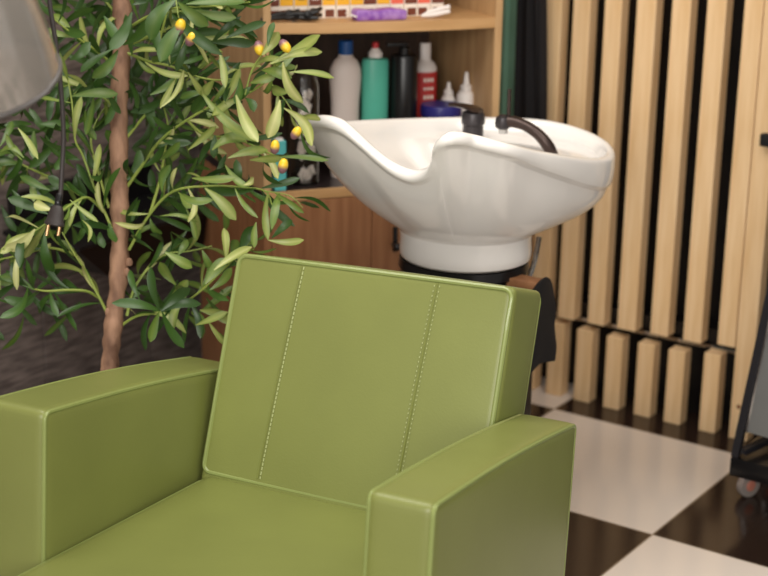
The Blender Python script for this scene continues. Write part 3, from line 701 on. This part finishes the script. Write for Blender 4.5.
# leaves
bm = bmesh.new(); lay = bm.loops.layers.color.new('tone'); NL = 0
rl = random.Random(5)
def leaf(a, b, w, tone, bend=.12, roll=0., toward=None):
    """blade from a to b, facing mostly the viewer side, with midrib fold and droop"""
    global NL
    ax = b-a; L = ax.length
    if L < 1e-4: return
    ax.normalize(); nrm = (toward if toward is not None else (CAM-a)).normalized()
    sd = ax.cross(nrm)
    if sd.length < .05: sd = ax.orthogonal()
    sd.normalize(); sd = (Matrix.Rotation(roll,3,ax) @ sd); nn = sd.cross(ax).normalized()
    sd2 = ax.cross(nn)
    n = 8; prof = (.12,.36,.58,.76,.90,.99,1.0,.80,.10)
    cv = rl.choice((-1,1)); sb = rl.uniform(-1,1)*1.1; rows = []
    for i in range(n+1):
        t = i/n; q = a+ax*(L*t)+nn*(bend*L*math.sin(PI*t)*cv)+sd*(bend*sb*L*math.sin(PI*t))
        hw = w*.5*prof[i]; fold = hw*.30
        rows.append([bm.verts.new(q-sd*hw+nn*fold-TB_), bm.verts.new(q-TB_), bm.verts.new(q+sd*hw+nn*fold-TB_)])
    for r1, r2 in zip(rows, rows[1:]):
        for k in (0,1):
            f = bm.faces.new((r1[k],r1[k+1],r2[k+1],r2[k])); f.smooth = True
            for lp in f.loops:
                tn = tone + (.10 if lp.vert in (r1[1], r2[1]) else 0); lp[lay] = (tn,tn,tn,1)
    NL += 1
def pxleaf(x0, y0, x1, y1, wpx, tone, dd=-.08, bend=.08, roll=0.):
    a = tp_(x0,y0,dd); b = tp_(x1,y1,dd+rl.uniform(-.02,.02)); leaf(a, b, wpx*.88/FPX*DT, tone, bend, roll)
# leaves read off the photograph: (base, tip, width px, tone, depth offset)
LV = [
 (160,311,112,303,12,.45,-.12),(160,311,151,267,11,.28,-.12),(161,311,190,288,12,.22,-.12),(161,312,201,304,11,.26,-.12),(162,312,184,348,12,.38,-.13),(159,312,150,342,11,.6,-.12),
 (208,321,226,345,7,.8,-.1),(196,325,228,312,9,.8,-.09),(186,297,172,331,10,.75,-.07),
 (72,96,118,94,11,.62,-.12),(118,50,92,78,13,.55,-.12),(104,16,116,40,13,.5,-.11),(70,60,90,42,11,.45,-.1),(45,8,72,10,9,.62,-.1),(40,124,70,126,11,.48,-.08),
 (27,60,38,44,8,.4,-.06),(63,150,55,170,10,.5,-.05),(38,130,18,128,9,.48,-.05),(85,110,96,140,10,.62,-.06),(94,96,86,135,10,.62,-.06),(18,128,38,159,7,.8,-.1),(24,158,0,152,9,.7,-.1),(22,160,6,134,7,.68,-.1),
 (35,229,5,248,14,.92,-.15),(30,233,4,252,11,.88,-.14),(20,245,17,290,7,.92,-.14),(45,232,53,272,12,.32,-.13),(48,214,8,198,13,.30,-.1),(52,210,34,203,11,.92,-.13),(20,246,0,253,9,.85,-.12),
 (28,288,0,318,12,.5,-.15),(30,288,12,262,10,.25,-.1),(34,290,0,276,11,.55,-.1),(50,292,58,316,7,.55,-.12),(36,292,4,298,12,.45,-.12),
 (70,200,98,222,6,.8,-.12),(82,220,88,242,5,.85,-.12),(100,232,104,248,9,.5,.02),
 (200,90,256,142,11,.75,-.12),(205,92,180,98,9,.55,-.1),(262,55,279,32,12,.85,-.17),(270,64,320,35,14,.82,-.18),(278,60,322,52,10,.8,-.18),(283,62,303,103,13,.85,-.19),(290,72,334,78,8,.8,-.18),(276,100,309,113,7,.2,-.12),
 (268,46,274,22,7,.55,-.2),(226,38,266,22,9,.35,-.16),(196,17,258,38,7,.15,-.15),(210,42,255,44,11,.25,-.14),(172,14,222,55,12,.35,-.18),
 (183,22,160,62,16,.55,-.2),(175,0,150,40,18,.55,-.2),(178,2,208,26,14,.6,-.2),(186,4,245,2,13,.58,-.2),(196,10,236,18,12,.65,-.19),(132,12,110,50,14,.45,-.12),(123,45,150,18,14,.5,-.14),
 (145,62,188,76,9,.78,-.14),(188,72,204,96,8,.78,-.14),(150,95,178,78,9,.6,-.1),(160,108,184,70,6,.85,-.15),(176,78,160,108,7,.8,-.12),
 (214,80,202,96,12,.75,-.13),(240,78,236,104,11,.55,-.13),(222,105,240,68,9,.78,-.13),(236,95,258,142,13,.82,-.16),(245,98,254,112,10,.5,-.12),(225,103,232,142,12,.78,-.12),(220,105,208,118,11,.7,-.1),
 (262,70,292,78,12,.72,-.15),(250,83,276,76,10,.75,-.15),(280,100,268,138,14,.88,-.17),(284,108,312,146,12,.86,-.17),(290,92,272,88,11,.78,-.15),
 (215,135,214,158,9,.35,-.1),(212,150,246,140,14,.75,-.12),(228,158,268,150,11,.78,-.12),(188,150,216,126,8,.75,-.12),(160,160,180,142,10,.6,-.1),(225,165,248,188,9,.7,-.13),(250,160,282,158,10,.78,-.14),(198,165,212,140,9,.25,-.1),
 (205,188,236,220,13,.82,-.14),(178,192,214,200,9,.72,-.12),(180,194,192,208,12,.72,-.1),(192,178,236,178,9,.75,-.13),(162,192,170,165,11,.6,-.08),(235,188,258,218,6,.7,-.14),(244,185,254,178,8,.92,-.14),(268,192,268,240,8,.78,-.15),(262,188,300,178,8,.25,-.13),(275,193,304,213,7,.7,-.15),(256,222,254,248,8,.75,-.13),
 (268,240,304,240,8,.82,-.14),(272,238,292,220,10,.3,-.14),(240,252,254,226,13,.25,-.12),(226,262,224,228,10,.82,-.13),(232,256,238,240,12,.6,-.1),(214,270,252,247,11,.85,-.15),(205,284,226,258,13,.72,-.14),(210,290,232,268,10,.68,-.12),
 (165,252,192,268,12,.75,-.12),(178,255,188,240,9,.65,-.05),(150,218,162,234,8,.6,-.02),(186,208,196,240,7,.7,-.02),(160,216,198,222,5,.75,-.05),(202,250,210,268,8,.65,-.08),
 (170,300,188,280,11,.72,-.06),(200,310,232,322,13,.8,-.07),(140,300,130,270,8,.5,-.04),(176,285,160,262,12,.7,-.03),(215,330,226,344,8,.75,-.07),
 (124,182,140,150,12,.42,0.),(140,200,130,222,10,.45,0.),(155,130,148,104,12,.4,0.),(150,140,176,128,12,.4,0.),(116,150,106,130,10,.5,0.),
 (70,190,48,176,11,.35,-.02),(80,160,58,150,10,.5,-.02),(88,150,96,170,9,.45,0.),(76,175,82,205,10,.3,0.),(60,206,30,190,12,.3,.0),(50,190,20,176,10,.6,-.02),(30,176,34,202,8,.7,-.02),(12,190,18,216,9,.35,0.)]
for x0,y0,x1,y1,w,tn,dd in LV: pxleaf(x0,y0,x1,y1,w,tn+rl.uniform(-.04,.04),dd,bend=rl.uniform(.05,.19),roll=rl.uniform(-.6,.6))
# the rest of each spray: pairs of leaves along every twig
for P, r in twigs:
    tot = sum((b-a).length for a, b in zip(P, P[1:])); acc = 0; step = .0135; nxt = .03
    for a, b in zip(P, P[1:]):
        acc += (b-a).length
        while acc > nxt:
            nxt += step*rl.uniform(.8,1.5)
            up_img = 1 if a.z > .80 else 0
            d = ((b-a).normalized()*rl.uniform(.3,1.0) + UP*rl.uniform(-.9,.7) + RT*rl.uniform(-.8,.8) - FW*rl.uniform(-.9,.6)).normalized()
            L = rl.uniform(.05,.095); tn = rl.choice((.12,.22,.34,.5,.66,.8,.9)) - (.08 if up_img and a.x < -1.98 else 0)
            leaf(a, a+d*L, rl.uniform(.010,.016), tn, rl.uniform(.04,.20), rl.uniform(-1.2,1.2))
# deeper sprays on the far side of the crown
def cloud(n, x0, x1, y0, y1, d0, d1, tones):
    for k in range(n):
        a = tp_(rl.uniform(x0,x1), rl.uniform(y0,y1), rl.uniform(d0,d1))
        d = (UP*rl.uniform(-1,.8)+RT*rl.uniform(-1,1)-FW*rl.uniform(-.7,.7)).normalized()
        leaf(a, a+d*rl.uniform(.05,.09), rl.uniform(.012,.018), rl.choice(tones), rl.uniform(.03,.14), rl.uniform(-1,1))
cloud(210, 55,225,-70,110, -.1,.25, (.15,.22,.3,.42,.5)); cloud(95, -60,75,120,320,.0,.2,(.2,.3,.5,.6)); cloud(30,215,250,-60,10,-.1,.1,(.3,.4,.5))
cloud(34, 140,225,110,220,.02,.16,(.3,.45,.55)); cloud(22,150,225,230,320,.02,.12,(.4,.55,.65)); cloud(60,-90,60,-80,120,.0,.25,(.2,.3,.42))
fol = ob('foliage', bm, 'leaf', tree, smooth=False)
for (px, py, dd, ang, L) in ((180,27,-.20,.3,.030),(191,39,-.20,.5,.028),(259,48,-.16,2.9,.028),(285,46,-.2,2.5,.028),(275,147,-.17,.1,.026),(283,166,-.17,.2,.028),(296,133,-.17,.6,.026)):
    b2 = bmesh.new(); lathe(b2, [(.0003,-L/2),(L*.17,-L*.43),(L*.28,-L*.25),(L*.32,0),(L*.28,L*.25),(L*.17,L*.43),(.0003,L/2)], 16, rot=Matrix.Rotation(0,3,'X'))
    o = ob('olive_fruit', b2, 'olive', tree, loc=tp_(px,py,dd)-TB_)
    o.rotation_euler = (Matrix.Rotation(ang, 3, FW) ).to_euler()

# ---------------------------------------------------------------- hood dryer, cable and plug
DH = 2.05
hc = at(-20,80,d=DH)
hood = thing('hood_dryer', 'clear smoked plastic hood visor at top left, pale reflections on it', 'hair dryer', hc)
ax = (UP*.76 - RT*.10 - FW*.60).normalized()
rotm = ax.to_track_quat('Z','Y').to_matrix()
bm = bmesh.new(); R0 = .101; th = .003; prof = []
for i in range(15):
    t = i/14; prof.append((R0*math.cos(t*PI/2*.92)**.75, .21*math.sin(t*PI/2*.92)))
inner = [(r-th if r > th else .001, z-th*.3) for r, z in prof][::-1]
lathe(bm, prof+inner, 48, rot=rotm); ob('visor', bm, 'hood', hood)
bm = bmesh.new(); tube(bm, [rotm @ V((math.cos(a)*R0,math.sin(a)*R0,0)) for a in [2*PI*k/48 for k in range(48)]], .0035, closed=True); ob('rim', bm, 'hood_rim', hood)
top = rotm @ V((0,0,.205)); bm = bmesh.new(); lathe(bm, [(.05,-.01),(.055,.02),(.035,.05),(.02,.055)], 28, c=top, rot=rotm); ob('motor_cap', bm, 'black_plastic', hood)
stn = V((hc.x-.35,hc.y-.25,0))-hc
bm = bmesh.new(); tube(bm, catmull([top+V((0,0,.04)), top+V((-.12,-.1,.12)), V((stn.x,stn.y,.55+1.3-hc.z)), V((stn.x,stn.y,1.2-hc.z)), V((stn.x,stn.y,.03-hc.z))], 6), .014, seg=12); ob('stand_pole', bm, 'chrome', hood)
bm = bmesh.new(); lathe(bm, [(.2,0),(.2,.02),(.03,.04)], 32, c=(stn.x,stn.y,-hc.z)); ob('stand_base', bm, 'black_plastic', hood)
DP = 2.35
pg = at(56,215,d=DP); plug = thing('power_plug', 'black two pin power plug dangling on a cable before the tree', 'plug', pg)
C0 = [hc+top+V((0,0,.05)),at(20,-190,d=DP-.1),at(42,-120,d=DP),at(46,-40,d=DP),at(50,5,d=DP),at(56,45,d=DP),at(61,90,d=DP),at(63.5,135,d=DP),at(62,170,d=DP),at(60.5,197,d=DP)]
bm = bmesh.new(); tube(bm, [p-pg for p in catmull(C0, 6)], .0036, seg=10); ob('cable', bm, 'cable', plug)
pax = (UP*1. + RT*.18).normalized(); pr_ = pax.to_track_quat('Z','Y').to_matrix()
u_ = DP/FPX
bm = bmesh.new(); lathe(bm, [(u_*3.6,u_*9),(u_*4.0,u_*10),(u_*3.7,u_*11),(u_*3.4,u_*14),(u_*4.0,u_*15),(u_*3.4,u_*17),(u_*3.2,u_*21),(u_*2.4,u_*22)], 20, rot=pr_); ob('strain_relief', bm, 'black_plastic', plug)
bm = bmesh.new(); lathe(bm, [(u_*9.5,-u_*11),(u_*11,-u_*10),(u_*11,-u_*8),(u_*9.6,-u_*6),(u_*8.6,0),(u_*7.6,u_*5),(u_*5,u_*9.5)], 24, rot=pr_, sy=.75); ob('plug_body', bm, 'cable', plug)
for s in (-1,1):
    bm = bmesh.new(); b0 = pr_ @ V((0,0,0)); c0 = RT*(s*u_*5.8)-pax*(u_*10); c1 = c0-pax*(u_*11)
    tube(bm, [c0,c1], u_*1.7, seg=10); ob('pin', bm, 'brass', plug)

# ---------------------------------------------------------------- trolley at the right edge
tr0 = at(731,474,z=.10); trol = thing('salon_trolley', 'black metal trolley with grey side panel and clear caster at right edge', 'trolley', (tr0.x+.25,tr0.y+.05,0), 0)
o0 = V((trol.location.x,trol.location.y,0))
yT = tr0.y
a1 = at(730,457,y=yT); a2 = at(730,476,y=yT); zt1, zt2 = a1.z, a2.z
bm = bmesh.new(); box(bm, (a1.x+.22-o0.x, .09, (zt1+zt2)/2), (.44,.28,zt1-zt2), bev=.004); ob('base_shelf', bm, 'black_plastic', trol)
def bar(bm, p, q, w, d): 
    ax = (q-p); L = ax.length; r = ax.to_track_quat('Z','Y').to_matrix(); box(bm, (p+q)/2, (w,d,L), bev=.002, rot=r)
pb = at(735.5,456,y=yT+.01)-o0; ptp = at(768.5,305,y=yT+.01)-o0; ptp = pb+(ptp-pb)*4.2
bm = bmesh.new(); tube(bm, [pb,ptp], .0115, seg=4); ob('frame_post', bm, 'steel', trol)
pb2 = pb+V((.0,.25,0)); pt2 = ptp+V((0,.25,0)); bm = bmesh.new(); tube(bm, [pb2,pt2], .0115, seg=4); ob('frame_post', bm, 'steel', trol)
bm = bmesh.new(); bar(bm, at(742,451,y=yT)-o0+V((.004,0,0)), at(742,451,y=yT)-o0+V((.05,.22,.0)), .012, .012); ob('cross_bar', bm, 'steel', trol)
q0 = at(747,432,y=yT+.01)-o0; q1 = at(782,262,y=yT+.01)-o0; q1 = q0+(q1-q0)*3.2
w_ = V((.30,0,-.012)); tn_ = V((0,.006,0))
bm = bmesh.new(); hexa(bm, [q0,q0+w_,q0+w_+tn_,q0+tn_,q1,q1+w_,q1+w_+tn_,q1+tn_]); ob('side_panel', bm, 'grey_panel', trol, smooth=False)
bm = bmesh.new(); tube(bm, [q0-V((.002,.002,0)),q1-V((.002,.002,0))], .0035, seg=6); ob('panel_trim', bm, 'chrome', trol)
topz = ptp.z
bm = bmesh.new(); box(bm, (ptp.x+.14,.10,topz), (.34,.30,.02), bev=.004); ob('top_tray', bm, 'black_plastic', trol)
bm = bmesh.new(); tube(bm, [(ptp.x+.3,.02,topz),(a1.x+.42-o0.x,.02,zt1)], .0115, seg=4); ob('frame_post', bm, 'steel', trol)
def caster(cx, cy):
    R_ = (zt2)/2*.60
    bm = bmesh.new(); lathe(bm, [(R_*.6,-.009),(R_*.95,-.008),(R_,-.004),(R_,.004),(R_*.95,.008),(R_*.6,.009)], 24, c=(cx,cy,R_), rot=Matrix.Rotation(1.1,3,'Z') @ Matrix.Rotation(PI/2,3,'X')); w = ob('caster', bm, 'caster', trol)
    bm = bmesh.new(); lathe(bm, [(R_*.35,-.011),(R_*.45,-.010),(R_*.45,.010),(R_*.35,.011)], 16, c=(cx,cy,R_), rot=Matrix.Rotation(1.1,3,'Z') @ Matrix.Rotation(PI/2,3,'X')); ob('hub', bm, 'pink_hub', w)
    bm = bmesh.new(); tube(bm, [(cx-.012,cy+.004,R_),(cx-.008,cy,R_*1.7),(cx,cy,zt2+.004)], [.004,.010,.010], seg=8); ob('fork', bm, 'chrome', w)
cp_ = at(748,488,z=.02)-o0
caster(cp_.x,cp_.y+.0); caster(cp_.x+.36,cp_.y); caster(cp_.x,.20); caster(cp_.x+.36,.20)

# ---------------------------------------------------------------- light
def area(name, loc, tgt, sx, sy, power, col):
    l = bpy.data.lights.new(name, 'AREA'); l.shape = 'RECTANGLE'; l.size = sx; l.size_y = sy; l.energy = power; l.color = col
    o = bpy.data.objects.new(name, l); COL.objects.link(o); o.location = loc
    o.rotation_euler = (V(tgt)-V(loc)).to_track_quat('-Z','Y').to_euler(); return o
area('rear_area_light', (.3,-1.9,1.9), (-1.5,2.6,.6), 2.4, 1.6, 120, (1,.965,.92))  # window behind the camera
area('rear_area_light', (2.6,-.6,1.7), (-1.5,1.6,.9), 1.4, 1.6, 12, (1,.98,.95))  # added area light, gives the hood visor a pale reflection
area('ceiling_area_light', (-1.7,1.6,2.75), (-1.7,1.9,0), 1.6, 1.2, 38, (1,.95,.88))  # ceiling lamp over the chair
area('ceiling_area_light', (-.1,1.9,2.75), (-.6,1.9,0), 1.6, 1.2, 22, (1,.95,.88))  # added overhead so the hood visor picks up a reflection
w = bpy.data.worlds.new('world'); bpy.context.scene.world = w; w.use_nodes = True
w.node_tree.nodes['Background'].inputs[0].default_value = (1,.94,.87,1); w.node_tree.nodes['Background'].inputs[1].default_value = .5
vs = bpy.context.scene.view_settings; vs.view_transform = 'Standard'; vs.look = 'None'; vs.gamma = 1; vs.exposure = 0; vs.use_curve_mapping = False
